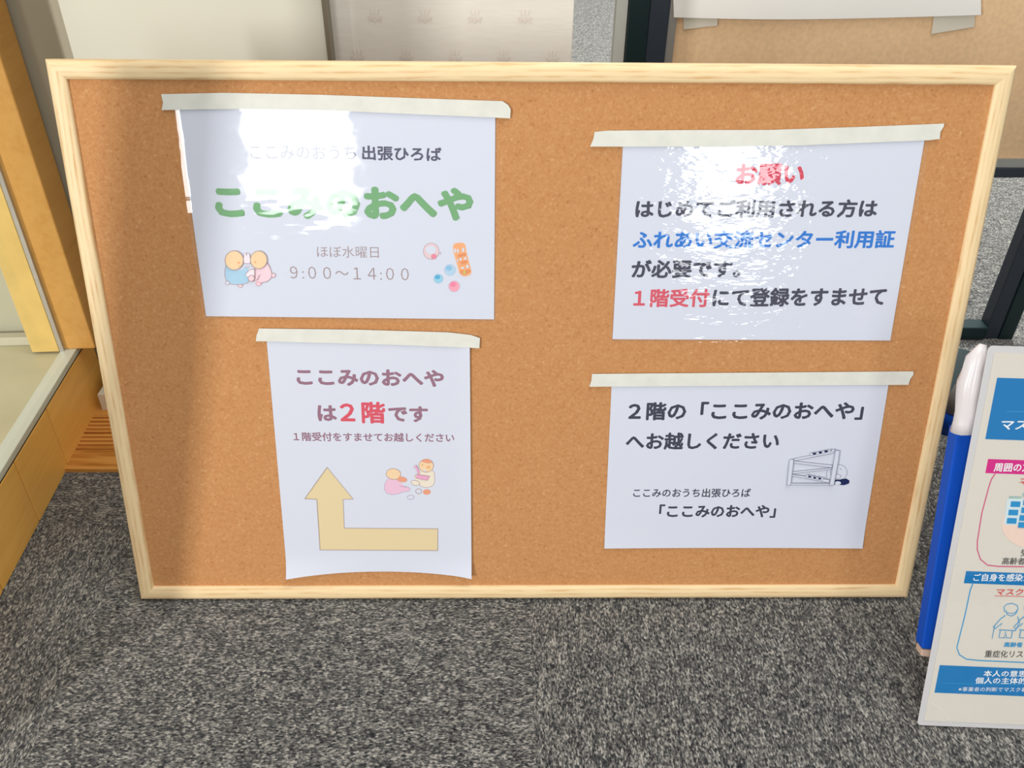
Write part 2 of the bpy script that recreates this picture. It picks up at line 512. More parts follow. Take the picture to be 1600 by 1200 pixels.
# local: +x towards the viewer, -y into the case (away from the board), z up
LEN = .67
HB = .110-FLOOR
box('base', 0, LEN, -.60, -.012, 0, HB-.012, CASEW, case, bevel=.001)
xs = [-.0, .178, .285, .40, .52, LEN]
for x0, x1 in zip(xs, xs[1:]):
    # side panels with a slim recessed joint, and a cap piece over each
    box('side_panel', x0+.0008, x1-.0008, -.012, 0, .0005, HB-.013, CASEB, case, bevel=.0012)
box('rim', 0, LEN, -.020, .001, HB-.009, HB, mat('glass_rim', (206, 208, 190), .25, .5), case, bevel=.001)
box('seal', 0, LEN, -.018, -.0005, HB-.012, HB-.009, mat('dark_seal', (60, 54, 44), .6), case, label='dark seal under the rim')
box('deck', .02, LEN-.02, -.58, -.020, HB-.012, HB-.004, DECK, case)
box('track', .02, .036, -.56, -.030, HB-.004, HB+.010, mat('white_track', (200, 196, 172), .4), case, bevel=.002)
pc = box('post', 0, .055, -.019, .028, HB, 1.3, CASEW, case, bevel=.002)
box('inner_post', 0, .060, -.058, -.0205, HB, 1.3, CASEP, case, label='pale inner corner post', bevel=.0008)
box('post_seal', .0552, .0605, -.0195, -.0140, HB, 1.3, ALU, case, label='thin grey seal along the post')
box('post', LEN-.055, LEN, -.055, -.002, HB, 1.3, CASEW, case, bevel=.002)  # unseen front post, added so its shadow falls on the board's left edge
box('back_panel', .0, .012, -.60, -.056, HB, 1.3, mat('case_back', (186, 184, 160), .5, .4), case)
box('top_frame', 0, LEN, -.06, 0, 1.3, 1.35, CASEW, case, bevel=.002)
glm = film_mat('case_glass', 2, .0003, .05)
gm = bpy.data.meshes.new('glass_pane'); gm.from_pydata([(.061, -.009, HB), (LEN-.057, -.009, HB), (LEN-.057, -.009, 1.3), (.061, -.009, 1.3)], [], [(0, 3, 2, 1)]); gm.update()
link('glass_pane', gm, glm, case)

# ------------------------------------------------------------------ the cork board
up = (0, math.sin(TILT), math.cos(TILT))
BP = Plane((0, 0, 0), (1, 0, 0), up)
bx = (-.4505, .4505)
board = thing('cork_board', 'large cork notice board with pale pine frame, leaning back on the carpet', 'notice board', mtx=BP.matrix())
FWd, TH, REC = .0175, .015, .0045
prism('cork_panel', [(bx[0]+.008, .008), (bx[1]-.008, .008), (bx[1]-.008, BH-.008), (bx[0]+.008, BH-.008)], -.010, -REC, CORK, board)
prism('back_panel', [(bx[0]+.008, .008), (bx[1]-.008, .008), (bx[1]-.008, BH-.008), (bx[0]+.008, BH-.008)], -.0135, -.0102, mat('hardboard', (150, 110, 75), .8), board)
def rail(L_, loc, rot, wd):
    # profile across the rail: 0 outer edge .. wd inner edge, rounded outer shoulder, small bevel inside
    pr = [(0, -TH), (0, -.0055), (.0006, -.0030), (.0020, -.0011), (.0045, -.0002), (wd*.55, 0), (wd-.0030, -.0006), (wd-.0008, -.0016), (wd, -.0030), (wd, -TH)]
    n = len(pr); v = []; f = []
    for s in (0, 1):
        for (a, c) in pr:
            x = a if s == 0 else L_-a
            v.append((x, a, c))
    for i in range(n):
        j = (i+1) % n
        f.append((i, j, n+j, n+i))
    f += [tuple(range(n-1, -1, -1)), tuple(range(n, 2*n))]
    me = bpy.data.meshes.new('frame_rail'); me.from_pydata(v, [], f); me.update()
    bm = bmesh.new(); bm.from_mesh(me); bmesh.ops.recalc_face_normals(bm, faces=bm.faces); bm.to_mesh(me); bm.free()
    o = link('frame_rail', me, PINE, board)
    for p in me.polygons:
        p.use_smooth = len(p.vertices) == 4
    es = o.modifiers.new('edge', 'EDGE_SPLIT'); es.split_angle = math.radians(40)
    o.location = loc; o.rotation_euler.z = rot
Wb = bx[1]-bx[0]
rail(Wb, (bx[0], 0, 0), 0, FWd)
rail(Wb, (bx[1], BH, 0), PI, FWd)
rail(BH, (bx[1], 0, 0), PI/2, FWd)
rail(BH, (bx[0], BH, 0), -PI/2, FWd)

# ------------------------------------------------------------------ notices taped to the cork
PW = -REC+.0009         # plane of the sheets
INKV = .00016
def ink(name, rgb): return mat('ink_'+name, rgb, .6, .25)
K_GREY = ink('grey_violet', (86, 86, 108)); K_GREEN = ink('green', (118, 170, 120)); K_TAUPE = ink('taupe', (160, 138, 138))
K_MAUVE = ink('mauve', (150, 112, 130)); K_RED = ink('red', (212, 72, 92)); K_RED2 = ink('soft_red', (214, 88, 104))
K_DARK = ink('charcoal', (66, 68, 84)); K_BLUE = ink('blue', (38, 120, 206)); K_TAN = ink('arrow_tan', (224, 205, 162))
K_LINE = ink('arrow_outline', (178, 160, 160))

def notice(name, label, tl, tr, br, bl, group='notices taped to the cork board'):
    c = (BP.at(*tl, PW) + BP.at(*tr, PW) + BP.at(*br, PW) + BP.at(*bl, PW))/4
    c.z = PW
    return thing(name, label, 'notice', mtx=BP.matrix(c), group=group), c

def tape(parent, off, pts):
    q = [(BP.at(x, y, PW+.001)-off) for x, y in pts]
    prism('tape_strip', [(p.x, p.y) for p in q], .0013, .0016, TAPE, parent)

def T(c, par, *a, **k):
    return text(BP, PW, c, par, *a, **k)

def outline_map(ox, oy, sc):
    return lambda x, y: (ox + x/sc, oy + y/sc)

# --- 1: laminated, green title
q = ((270, 160), (777, 176), (775, 503), (317, 498))
n1, c1 = notice('laminated_notice', 'laminated landscape notice with large green Japanese title and opening hours, upper left of the cork', *q)
sheet('paper', BP, PW, c1, (276, 160), (774, 176), (772, 499), (322, 494), PAPER, n1)
SKIN = ink('skin', (238, 208, 166)); OL = ink('drawing_outline', (178, 150, 152)); LBL = ink('light_blue', (170, 205, 226)); LPK = ink('light_pink', (238, 208, 216))
BLS = ink('rabbit_white', (236, 226, 232)); ROSE = ink('rose', (226, 140, 160)); ORG = ink('orange', (240, 172, 120)); ORD = ink('orange_deep', (228, 146, 100))
T(c1, n1, 'ここみのおうち', 392, 249, 557, 250, 226, K_GREY, bold=.012)
T(c1, n1, '出張ひろば', 566, 250, 690, 253, 227, K_GREY, bold=.028)
T(c1, n1, 'ここみのおへや', 338, 341, 740, 346, 288, K_GREEN, bold=.056, label='large green title lettering')
T(c1, n1, 'ほぼ水曜日', 496, 402, 592, 403, 384, K_TAUPE, bold=-.006)
T(c1, n1, '９:００～１４:００', 454, 435, 639, 438, 416, K_TAUPE, bold=-.006)
F = Flat(BP, PW+INKV, c1, outline_map(340, 370, 13.33))
# two toddlers with a toy rabbit between them
F.poly([(160, 600), (250, 640), (400, 700), (500, 690), (560, 640), (650, 650), (640, 690), (575, 790), (640, 830), (660, 900), (630, 960), (520, 990), (400, 1000), (250, 980), (190, 930), (150, 820), (145, 700)], LBL)
F.line([(180, 600), (150, 700), (148, 820), (190, 930), (250, 980), (400, 1000), (520, 990), (630, 960), (665, 900), (650, 850)], OL, 13)
F.ell(205, 960, 45, 42, PAPER, outline=OL, lw=10); F.ell(475, 1020, 50, 28, LPK, outline=OL, lw=10)
F.poly([(770, 660), (860, 660), (1030, 560), (1090, 650), (1130, 760), (1120, 850), (1050, 920), (900, 960), (800, 930), (730, 930), (770, 800)], LPK)
F.line([(1035, 520), (1090, 620), (1130, 760), (1120, 850), (1050, 920), (900, 960)], OL, 13)
F.ell(1165, 800, 42, 44, LPK, outline=OL, lw=11)
F.ell(855, 975, 55, 34, LPK, outline=ROSE, lw=10)
F.poly([(565, 330), (600, 325), (605, 400), (625, 325), (665, 345), (685, 480), (680, 545), (560, 550), (545, 440)], BLS)
F.line([(545, 440), (562, 335), (595, 330), (605, 400), (628, 328), (665, 350), (688, 480), (680, 550)], OL, 10)
F.line([(570, 550), (680, 550)], OL, 9); F.line([(570, 628), (665, 628)], OL, 9)
F.ell(352, 485, 190, 198, SKIN, outline=OL, lw=14); F.ell(862, 475, 172, 184, SKIN, outline=OL, lw=14)
F.ell(445, 535, 26, 18, ORG); F.ell(790, 520, 24, 18, ORG)
F.line([(440, 606), (500, 606)], ORD, 8)
F.poly([(590, 790), (680, 680), (770, 670), (770, 800), (700, 800), (640, 830)], BLS)
F.line([(580, 790), (640, 710), (700, 675), (770, 672)], OL, 12)
F.ell(710, 855, 62, 62, LPK, outline=OL, lw=12)
F.line([(780, 650), (775, 860), (735, 925), (830, 890), (880, 780)], OL, 13)
F.build('toddler_drawing', n1)
F = Flat(BP, PW+INKV, c1, outline_map(640, 360, 12))
F.ell(405, 390, 148, 152, ink('ring_pink', (226, 200, 204)), outline=OL, lw=8); F.ell(400, 365, 98, 80, PAPER)
F.ell(455, 490, 52, 50, ROSE); F.ell(572, 425, 22, 25, ink('bell', (206, 188, 202)))
F.build('rattle_drawing', n1)
F = Flat(BP, PW+INKV, c1, outline_map(640, 360, 12))
F.poly([(810, 300), (840, 250), (920, 228), (1010, 235), (1045, 270), (1070, 430), (1110, 580), (1160, 770), (1140, 830), (1050, 865), (970, 840), (930, 780), (880, 600), (830, 430)], ORG)
F.line([(810, 300), (840, 250), (920, 228), (1010, 235), (1045, 270), (1070, 430), (1110, 580), (1160, 770), (1140, 830), (1050, 865), (970, 840), (930, 780), (880, 600), (830, 430)], ink('tan_line', (232, 200, 176)), 14, True)
for x, y, a, b2 in ((855, 380, 18, 45), (905, 385, 20, 40), (1005, 365, 22, 45), (955, 540, 22, 28), (1045, 525, 24, 28), (900, 560, 14, 26), (995, 700, 34, 20), (1085, 675, 26, 36)):
    F.ell(x, y, a, b2, PAPER, n=14)
for x, y in ((940, 470), (1015, 450), (990, 600), (1040, 590), (970, 775), (1095, 760)):
    F.ell(x, y, 38, 24, ORD, n=14)
F.ell(1030, 780, 30, 34, ink('olive', (206, 186, 110)), n=14)
F.build('cylinder_toy_drawing', n1)
for cx, cy, r_, c_, d_ in ((757, 742, 105, (178, 208, 228), (140, 190, 222)), (540, 905, 88, (150, 204, 224), (84, 172, 212)), (835, 1048, 104, (240, 164, 180), (236, 134, 166))):
    F = Flat(BP, PW+INKV, c1, outline_map(640, 360, 12))
    F.ell(cx, cy, r_, r_, ink('ball%d' % cx, c_), outline=ink('ball_edge', (190, 196, 214)), lw=8)
    F.ell(cx-r_*.2, cy-r_*.35, r_*.55, r_*.45, ink('balld%d' % cx, d_), n=18)
    F.build('ball_drawing', n1, label='pink ball' if cx == 835 else 'blue ball')
def dA(s, t): return .0006*max(0, 1-s*44)**2*(1-t*.6)
sheet('laminate_film', BP, PW, c1, *q, FILM_A, n1, single=True, lift=.0006, disp=dA, nx=120)
tape(n1, c1, [(252, 147), (350, 145), (500, 148), (640, 153), (785, 158), (794, 164), (798, 171), (797, 185), (780, 184), (640, 178), (500, 172), (380, 170), (300, 171), (253, 172), (255, 160)])

# --- 2: plain portrait sheet with arrow
q = ((416, 524), (734, 536), (737, 900), (449, 900))
n2, c2 = notice('paper_notice', 'portrait paper notice with tan arrow turning upwards, below the green-titled notice', *q)
def d2f(s, t):
    e = max(0, (t-.90)/.1)
    return e*e*(.006*(abs(s-.55)*1.9)**2 + .0006) + .0014*max(0, (s-.9)/.1)**2
sheet('paper', BP, PW, c2, *q, PAPER, n2, disp=d2f, nx=30, ny=30, bottom=lambda s: .0065*(1-min(1, abs(s-.5)*2)**2.2))
T(c2, n2, 'ここみのおへや', 464, 602, 694, 605, 575, K_MAUVE, bold=.040)
T(c2, n2, 'は', 497, 658, 527, 658, 633, K_MAUVE, bold=.040)
T(c2, n2, '２階', 532, 661, 603, 662, 627, K_RED2, bold=.032, label='soft red lettering')
T(c2, n2, 'です', 607, 659, 669, 660, 634, K_MAUVE, bold=.040)
T(c2, n2, '１階受付をすませてお越しください', 459, 689, 710, 691, 675, K_MAUVE, bold=.024)
F = Flat(BP, PW+INKV, c2, outline_map(0, 0, 1))
ar = [(511, 730), (552, 780), (536, 780), (538, 825), (684, 826), (684, 860), (500, 859), (495, 780), (476, 779)]
F.poly(ar, K_TAN)
for a, b2 in zip(ar, ar[1:]+ar[:1]): F.line([a, b2], K_LINE, .9)
F.build('arrow_print', n2, label='tan arrow')
F = Flat(BP, PW+INKV, c2, outline_map(590, 700, 13.33))
PKB = ink('crawl_pink', (232, 190, 212)); YEL = ink('sleepsuit_cream', (232, 222, 204)); HR = ink('hair_orange', (230, 158, 128)); VIO = ink('violet_line', (184, 170, 196)); XYL = ink('toy_pink', (232, 164, 198))
F.poly([(200, 650), (330, 640), (430, 680), (500, 740), (560, 790), (640, 815), (680, 850), (650, 900), (540, 910), (440, 950), (300, 975), (190, 940), (140, 860), (145, 760)], PKB)
F.line([(200, 650), (145, 760), (140, 860), (190, 940), (300, 972), (440, 950), (540, 910), (650, 900), (680, 850), (640, 815), (560, 795)], VIO, 11)
F.ell(330, 540, 152, 112, SKIN, rot=.1, outline=OL, lw=11)
F.poly([(400, 660), (450, 590), (540, 600), (610, 640), (612, 690), (560, 710), (480, 705)], HR)
F.line([(460, 795), (520, 790), (600, 820)], VIO, 10)
F.build('crawling_baby_drawing', n2)
F = Flat(BP, PW+INKV, c2, outline_map(590, 700, 13.33))
F.poly([(870, 480), (1140, 460), (1185, 530), (1190, 700), (1150, 790), (1020, 825), (900, 800), (860, 740), (760, 620), (790, 550), (860, 540)], YEL)
F.line([(1140, 460), (1185, 530), (1190, 700), (1150, 790), (1020, 825), (900, 800), (865, 740)], OL, 9)
F.ell(785, 725, 88, 52, YEL, rot=.25, outline=OL, lw=9)
F.ell(1012, 365, 152, 135, SKIN, outline=OL, lw=10)
F.poly([(905, 275), (950, 240), (1020, 225), (1090, 240), (1140, 300), (1060, 318), (980, 300)], HR)
F.ell(1055, 395, 40, 26, ORG, n=16); F.ell(935, 350, 16, 12, ORD, n=12); F.ell(985, 465, 36, 20, PAPER, n=16)
F.poly([(800, 590), (830, 545), (1080, 590), (1030, 670), (930, 655), (800, 620)], XYL)
F.line([(770, 590), (800, 545), (1090, 585), (1035, 665), (930, 650), (780, 610)], OL, 9)
F.line([(790, 380), (830, 440), (860, 540)], XYL, 38); F.ell(790, 382, 30, 26, PKB, outline=OL, lw=8, n=16)
F.build('sitting_baby_drawing', n2)
for x, y, a, b2, m_, o_ in ((855, 900, 62, 52, PAPER, OL), (1025, 915, 76, 50, HR, HR), (690, 1028, 70, 45, PAPER, VIO)):
    F = Flat(BP, PW+INKV, c2, outline_map(590, 700, 13.33))
    F.ell(x, y, a, b2, m_, outline=o_, lw=13); F.ell(x, y+b2*.3, a*.6, b2*.4, m_ if m_ is HR else PAPER, n=16)
    F.build('bowl_drawing', n2, label='filled orange bowl' if m_ is HR else None)
tape(n2, c2, [(405, 513), (560, 515), (700, 519), (735, 523), (750, 528), (749, 544), (735, 543), (600, 538), (414, 533), (400, 533), (401, 524)])

# --- 3: laminated request notice
q = ((968, 214), (1453, 210), (1395, 536), (953, 534))
n3, c3 = notice('laminated_notice', 'laminated landscape notice with red heading and one blue text line, upper right of the cork', *q)
sheet('paper', BP, PW, c3, (974, 214), (1446, 210), (1391, 532), (957, 530), PAPER, n3)
T(c3, n3, 'お願い', 1148, 290, 1255, 289, 256, K_RED, bold=.038, label='red heading lettering')
T(c3, n3, 'はじめてご利用される方は', 992, 341, 1369, 340, 312, K_DARK, bold=.036)
T(c3, n3, 'ふれあい交流センター利用証', 988, 389, 1396, 388, 360, K_BLUE, bold=.032, label='blue lettering')
T(c3, n3, 'が必要です。', 986, 435, 1156, 434, 406, K_DARK, bold=.036)
T(c3, n3, '１階受付', 989, 480, 1107, 480, 451, K_RED2, bold=.030, label='soft red lettering')
T(c3, n3, 'にて登録をすませて', 1112, 480, 1382, 478, 450, K_DARK, bold=.036)
sheet('laminate_film', BP, PW, c3, *q, FILM_C, n3, single=True, lift=.0009, nx=40, disp=lambda s, t: .0010*max(0, (s-.92)/.08)**2*(1-t)*min(1, t*8))
tape(n3, c3, [(929, 206), (950, 204), (1100, 203), (1200, 203), (1350, 198), (1475, 193), (1474, 198), (1469, 206), (1468, 217), (1452, 219), (1350, 223), (1250, 227), (1100, 229), (967, 229), (922, 229), (927, 217)])

# --- 4: plain landscape sheet
q = ((956, 592), (1390, 590), (1347, 856), (944, 856))
n4, c4 = notice('paper_notice', 'landscape paper notice with dark lettering and slope-toy line drawing, lower right of the cork', *q)
sheet('paper', BP, PW, c4, *q, PAPER, n4, disp=lambda s, t: .0015*max(0, (t-.85)/.15)**2*(abs(s-.5)*2)**2)
T(c4, n4, '２階の「ここみのおへや」', 981, 657, 1347, 656, 628, K_DARK, bold=.036)
T(c4, n4, 'へお越しください', 977, 703, 1216, 702, 676, K_DARK, bold=.034)
T(c4, n4, 'ここみのおうち出張ひろば', 989, 777, 1172, 777, 763, K_DARK, bold=.020)
T(c4, n4, '「ここみのおへや」', 1029, 809, 1211, 809, 788, K_DARK, bold=.036)
F = Flat(BP, PW+INKV, c4, outline_map(1210, 680, 11.43))
LG = ink('thin_line', (146, 148, 164)); NAVY = ink('navy', (26, 38, 84))
def ol(pts, m_=PAPER):
    if m_: F.poly(pts, m_)
    for a, b2 in zip(pts, pts[1:]+pts[:1]): F.line([a, b2], LG, 9)
F.ell(1150, 660, 150, 135, PAPER, outline=LG, lw=9); F.ell(1115, 735, 70, 45, PAPER, outline=LG, lw=9); F.ell(1185, 602, 12, 10, LG, n=10)
F.line([(950, 610), (925, 690), (940, 780)], LG, 8)
F.poly([(1040, 800), (1160, 790), (1280, 770), (1340, 810), (1330, 860), (1240, 890), (1040, 870)], NAVY)
F.ell(1130, 850, 56, 32, PAPER, n=18)
ol([(340, 415), (1070, 265), (1060, 315), (340, 455)]); ol([(340, 455), (1030, 530), (1025, 572), (335, 490)])
ol([(315, 645), (1015, 575), (1015, 602), (305, 680)]); ol([(305, 690), (970, 785), (970, 840), (300, 715)])
ol([(275, 845), (970, 850), (970, 878), (270, 876)])
ol([(255, 430), (290, 415), (335, 418), (278, 880), (210, 876)]); ol([(1075, 255), (1150, 262), (1130, 420), (1045, 878), (970, 872)])
for x, y in ((700, 312), (805, 292), (905, 270)): F.ell(x, y, 34, 20, NAVY, rot=-.2, n=14)
for x, y in ((645, 318), (755, 300), (855, 280), (962, 258), (1028, 250)): F.ell(x, y, 26, 22, PAPER, outline=LG, lw=7, n=14)
for x, y in ((608, 718), (700, 738), (785, 750)): F.ell(x, y, 32, 16, NAVY, rot=.2, n=14)
for x, y in ((565, 702), (655, 720), (742, 738), (832, 752)): F.ell(x, y, 24, 20, PAPER, outline=LG, lw=7, n=14)
F.build('slope_toy_drawing', n4)
tape(n4, c4, [(925, 584), (1427, 580), (1427, 585), (1422, 592), (1419, 601), (1200, 602), (921, 604), (924, 594)])

# ------------------------------------------------------------------ pinboard partition behind, on the right
PY = .57
def X(px, py): return hit(px, py, 1, PY).x
part = thing('pinboard_partition', 'beige pinboard partition on dark metal legs behind the cork board on the right', 'partition', loc=(.5, PY, FLOOR))
def pb(name, x0, x1, y0, y1, z0, z1, m_, **k):
    return box(name, x0-.5, x1-.5, y0-PY, y1-PY, z0-FLOOR, z1-FLOOR, m_, part, **k)
xa, xb, xc, xd = X(975, 104), X(1007, 104), X(1038, 104), X(1050, 104)
zt = 1.25
zb = hit(1570, 250, 1, PY).z; zb1 = hit(1570, 263, 1, PY).z; zb2 = hit(1570, 279, 1, PY).z
XR0, XR1 = hit(1541, 520, 1, PY).x, hit(1541, 520, 1, PY).x+.050
pb('leg', xa, xb, PY, PY+.03, FLOOR, zt, DGREEN, bevel=.002)
pb('frame_stile', xb, xc, PY+.002, PY+.028, zb2, zt, SLATE, bevel=.002)
pb('trim_strip', xc, xd, PY+.004, PY+.024, zb1, zt, ALU)
pb('edge_strip', X(957, 104), xa-.001, PY+.004, PY+.026, zb2, zt, mat('pale_edge', (190, 190, 182), .5), label='pale grey edge strip')
pb('frame_rail', xc, XR0, PY+.002, PY+.028, zb2, zb1, SLATE, bevel=.002)
pb('trim_strip', xd, XR0, PY+.004, PY+.024, zb1, zb, ALU)
pb('pin_panel', xd, XR0, PY+.008, PY+.022, zb, zt, PINB)
pb('frame_stile', XR0, XR0+.025, PY+.002, PY+.028, FLOOR, zt, SLATE, bevel=.002)
pb('leg', XR0+.025, XR1, PY, PY+.03, FLOOR, zt, DGREEN, bevel=.002)
pb('foot_rail', xb+.02, XR0, PY-.004, PY+.026, FLOOR+.002, FLOOR+.026, DGREEN, bevel=.003)
fa, fb_ = hit(1512, 548, 2, .02), hit(1484, 625, 2, .02)
dv = (fb_-fa); dv.z = 0; L_ = dv.length
ft = link('foot', box_mesh('foot', 0, L_, -.016, .016, FLOOR, .022), DGREEN, part, bevel=.004)
ft.location = (fa.x-.5, fa.y-PY, -FLOOR); ft.rotation_euler.z = math.atan2(dv.y, dv.x)
pb('foot', XR0-.002, XR1+.004, PY-.18, PY+.18, FLOOR, FLOOR+.018, DGREEN, bevel=.004) if False else None

# paper pinned on the partition, its lower edge showing
NP = Plane((0, PY+.006, 0), (1, 0, 0), (0, 0, 1))
pq = ((1045, -330), (1535, -330), (1530, 22), (1052, 26))
pc_ = NP.at(1290, 0, 0)
pn = thing('pinned_sheet', 'large blank white sheet hanging on the beige pinboard partition', 'paper', mtx=NP.matrix(pc_))
sheet('paper', NP, 0, pc_, *pq, mat('pinned_white', (232, 229, 222), .8, .15), pn, lift=.002, disp=lambda s, t: .004*t**3*(.5+.5*math.sin(7*s)), bottom=lambda s: -.004*math.sin(PI*s))
for tp in ([(1068, 15), (1122, 17), (1121, 40), (1068, 46)], [(1460, 18), (1524, 16), (1522, 42), (1455, 53)]):
    qq = [NP.at(x, y, 0)-pc_ for x, y in tp]
    prism('tape_tab', [(a.x, a.y) for a in qq], -.0004, .0004, mat('tab_tape', (214, 206, 188), .6), pn)

# ------------------------------------------------------------------ laminated health poster on a stand, right edge
p0 = hit(1433, 1133, 2, FLOOR+.003); p1 = hit(1600, 1140, 2, FLOOR+.003); pt = hit(1545, 540, 1, .0)
e1 = (p1-p0).normalized()
lo, hi = -.12, .25
for _ in range(50):                      # the distance at which the photographed corner is square
    md = (lo+hi)/2; pt = hit(1545, 540, 1, md)
    if (pt-p0).dot(e1) < 0: lo = md
    else: hi = md
print('poster', p0, p1, pt)
e2 = (pt-p0); e2 = (e2 - e1*e2.dot(e1)).normalized()
PP = Plane(p0, e1, e2)
PWD = .300
htop = PP.at(1545, 540).y
poster = thing('laminated_poster', 'laminated white health poster with blue and magenta banners leaning at the right edge', 'poster', mtx=PP.matrix())
ZP = Vector((0, 0, 0))
def rect_sheet(name, x0, x1, y0, y1, z0, z1, m_, r=.004, **k):
    pts = []
    for cx, cy, a0 in ((x1-r, y1-r, 0), (x0+r, y1-r, 90), (x0+r, y0+r, 180), (x1-r, y0+r, 270)):
        for i in range(5):
            a = math.radians(a0+22.5*i); pts.append((cx+r*math.cos(a), cy+r*math.sin(a)))
    return prism(name, pts, z0, z1, m_, poster, **k)
rect_sheet('paper', .006, PWD-.006, .006, htop-.006, -.0002, .0002, PAPER2, .001)
rect_sheet('backing_film', 0, PWD, 0, htop, -.0006, -.0003, mat('film_border', (206, 204, 204), .25, .5), .004)
fv = [(PWD*i/30, htop*j/36, .0012) for j in range(37) for i in range(31)]
me = bpy.data.meshes.new('laminate_film'); me.from_pydata(fv, [], [(j*31+i, j*31+i+1, j*31+i+32, j*31+i+31) for j in range(36) for i in range(30)]); me.update()
link('laminate_film', me, FILM_P, poster, smooth=True)
PB = ink('banner_blue', (0, 116, 178)); PM = ink('banner_magenta', (206, 24, 128)); PWt = ink('white', (238, 240, 240))
PK = ink('poster_black', (62, 58, 58)); PR_ = ink('poster_red', (214, 72, 72)); PPK = ink('line_pink', (206, 84, 128)); PLB = ink('line_blue', (52, 150, 200))
def pf(): return Flat(PP, .0003, ZP)
def banner(tl, bl, m_, name, label):
    a = PP.at(*tl, 0); b2 = PP.at(*bl, 0)
    # the sheet's own right angle frame: banner runs off to the right margin
    x0 = (a.x+b2.x)/2
    prism(name, [(x0, b2.y), (PWD-.02, b2.y), (PWD-.02, a.y), (x0, a.y)], .00025, .00032, m_, poster, label=label)
banner((1557, 590), (1540, 686), PB, 'banner', 'tall blue banner')
banner((1544, 717), (1539, 739), PM, 'banner', 'magenta banner')
banner((1509, 892), (1506, 911), PB, 'banner', 'narrow blue banner')
banner((1468, 1039), (1460, 1082), PB, 'banner', 'blue bottom banner')
def PT_(s, x0, yb, x1, yt, m_, bold=.015, dy=0.0, **k):
    return text(PP, .0003, ZP, poster, s, x0, yb, x1, yb+dy, yt, m_, bold=bold, **k)
PT_('マスク着用', 1563, 672, 1672, 655, PWt, .02, .8, label='white lettering')
PT_('周囲の方に', 1552, 737, 1624, 723, PWt, .02, .5, label='white lettering')
PT_('マスク', 1593, 757, 1626, 746, PR_, .01, .3, label='red lettering')
PT_('受診時', 1594, 869, 1630, 858, PK, .005, .2)
PT_('高齢者の', 1565, 882, 1612, 871, PK, .005, .3)
PT_('ご自身を感染から', 1520, 908, 1622, 896, PWt, .015, .8, label='white lettering')
PT_('マスク着用', 1556, 930, 1628, 919, PR_, .015, .8, label='red lettering')
PT_('高齢者', 1568, 1011, 1597, 1003, PLB, .03, .3, label='pale blue lettering')
PT_('重症化リスクの', 1538, 1027, 1622, 1016, PK, .005, .8)
PT_('本人の意思に', 1536, 1057, 1616, 1047, PWt, .015, .8, label='white lettering')
PT_('個人の主体的な', 1523, 1068, 1616, 1058, PWt, .015, .9, label='white lettering')
PT_('※事業者の判断でマスク着用', 1497, 1080, 1612, 1073, PWt, -.002, 1.0, label='white lettering')
for p_, q_, m_, w_, l_ in (((1554, 931), (1640, 933), PR_, .9, 'red underline'), ((1592, 754), (1640, 755), PR_, .8, 'red underline'),
                       ((1472, 1067.5), (1640, 1070.5), PLB, .7, 'pale blue rule'), ((1573, 643), (1640, 644), PLB, .9, 'pale blue rule')):
    F = pf(); F.line([p_, q_], m_, w_); F.lv = 3; F.build('rule_line', poster, label=l_)
F = pf(); F.line([(1555, 740), (1549, 749), (1545, 761), (1534, 802), (1527, 846), (1527, 859), (1532, 874), (1543, 883), (1560, 885), (1640, 886)], PPK, 1.8); F.build('box_outline', poster, label='pink rounded outline')
F = pf(); F.line([(1520, 912), (1516, 922), (1508, 960), (1497, 1004), (1495, 1012), (1499, 1023), (1510, 1030), (1530, 1032), (1640, 1037)], PLB, 1.8); F.build('box_outline', poster, label='blue rounded outline')
F = pf(); F.ell(1611, 820, 46, 36, ink('peach_disc', (234, 206, 190)))
GT = ink('roof_green', (158, 184, 176)); IB = ink('window_blue', (24, 140, 196)); BW = ink('icon_pale', (206, 222, 224))
F.poly([(1574, 779), (1640, 779), (1634, 822), (1568, 820)], BW)
F.poly([(1577, 775), (1596, 776), (1595, 779), (1576, 779)], GT); F.poly([(1598, 770), (1625, 771), (1624, 776), (1597, 776)], GT)
for x, y in ((1586.5, 787.5), (1583, 800.5), (1580.5, 813.5), (1606, 785), (1603, 797), (1600, 809), (1598, 820)):
    F.poly([(x-7, y-4.4), (x+8, y-4), (x+7, y+4.6), (x-8, y+4.2)], IB)
F.build('building_icon', poster)
F = Flat(PP, .0003, ZP, outline_map(1400, 800, 3.0))
def person(ox, stick):
    F.line([(ox+510, 470), (ox+505, 445), (ox+520, 432), (ox+545, 428), (ox+568, 438), (ox+572, 455), (ox+562, 475)], PLB, 4)
    F.line([(ox+515, 460), (ox+520, 480), (ox+540, 488), (ox+560, 478), (ox+566, 460)], PLB, 4)
    F.line([(ox+518, 470), (ox+540, 476), (ox+562, 470)], PLB, 3)
    F.line([(ox+512, 484), (ox+490, 500), (ox+455, 540), (ox+462, 548), (ox+498, 520), (ox+482, 552), (ox+560, 556), (ox+578, 520), (ox+570, 490)], PLB, 4)
    F.line([(ox+488, 556), (ox+482, 588), (ox+508, 590), (ox+512, 558), (ox+518, 590), (ox+540, 590), (ox+545, 558)], PLB, 4)
    if stick: F.line([(ox+450, 592), (ox+462, 530)], PLB, 3)
person(0, True); person(95, False)
F.build('elderly_people_icon', poster)
F = pf(); F.line([(1455, 1097), (1468, 1106), (1482, 1124), (1489, 1133)], ink('scuff', (226, 224, 218)), 1.2); F.build('scuff_mark', poster, label='pale scuff')

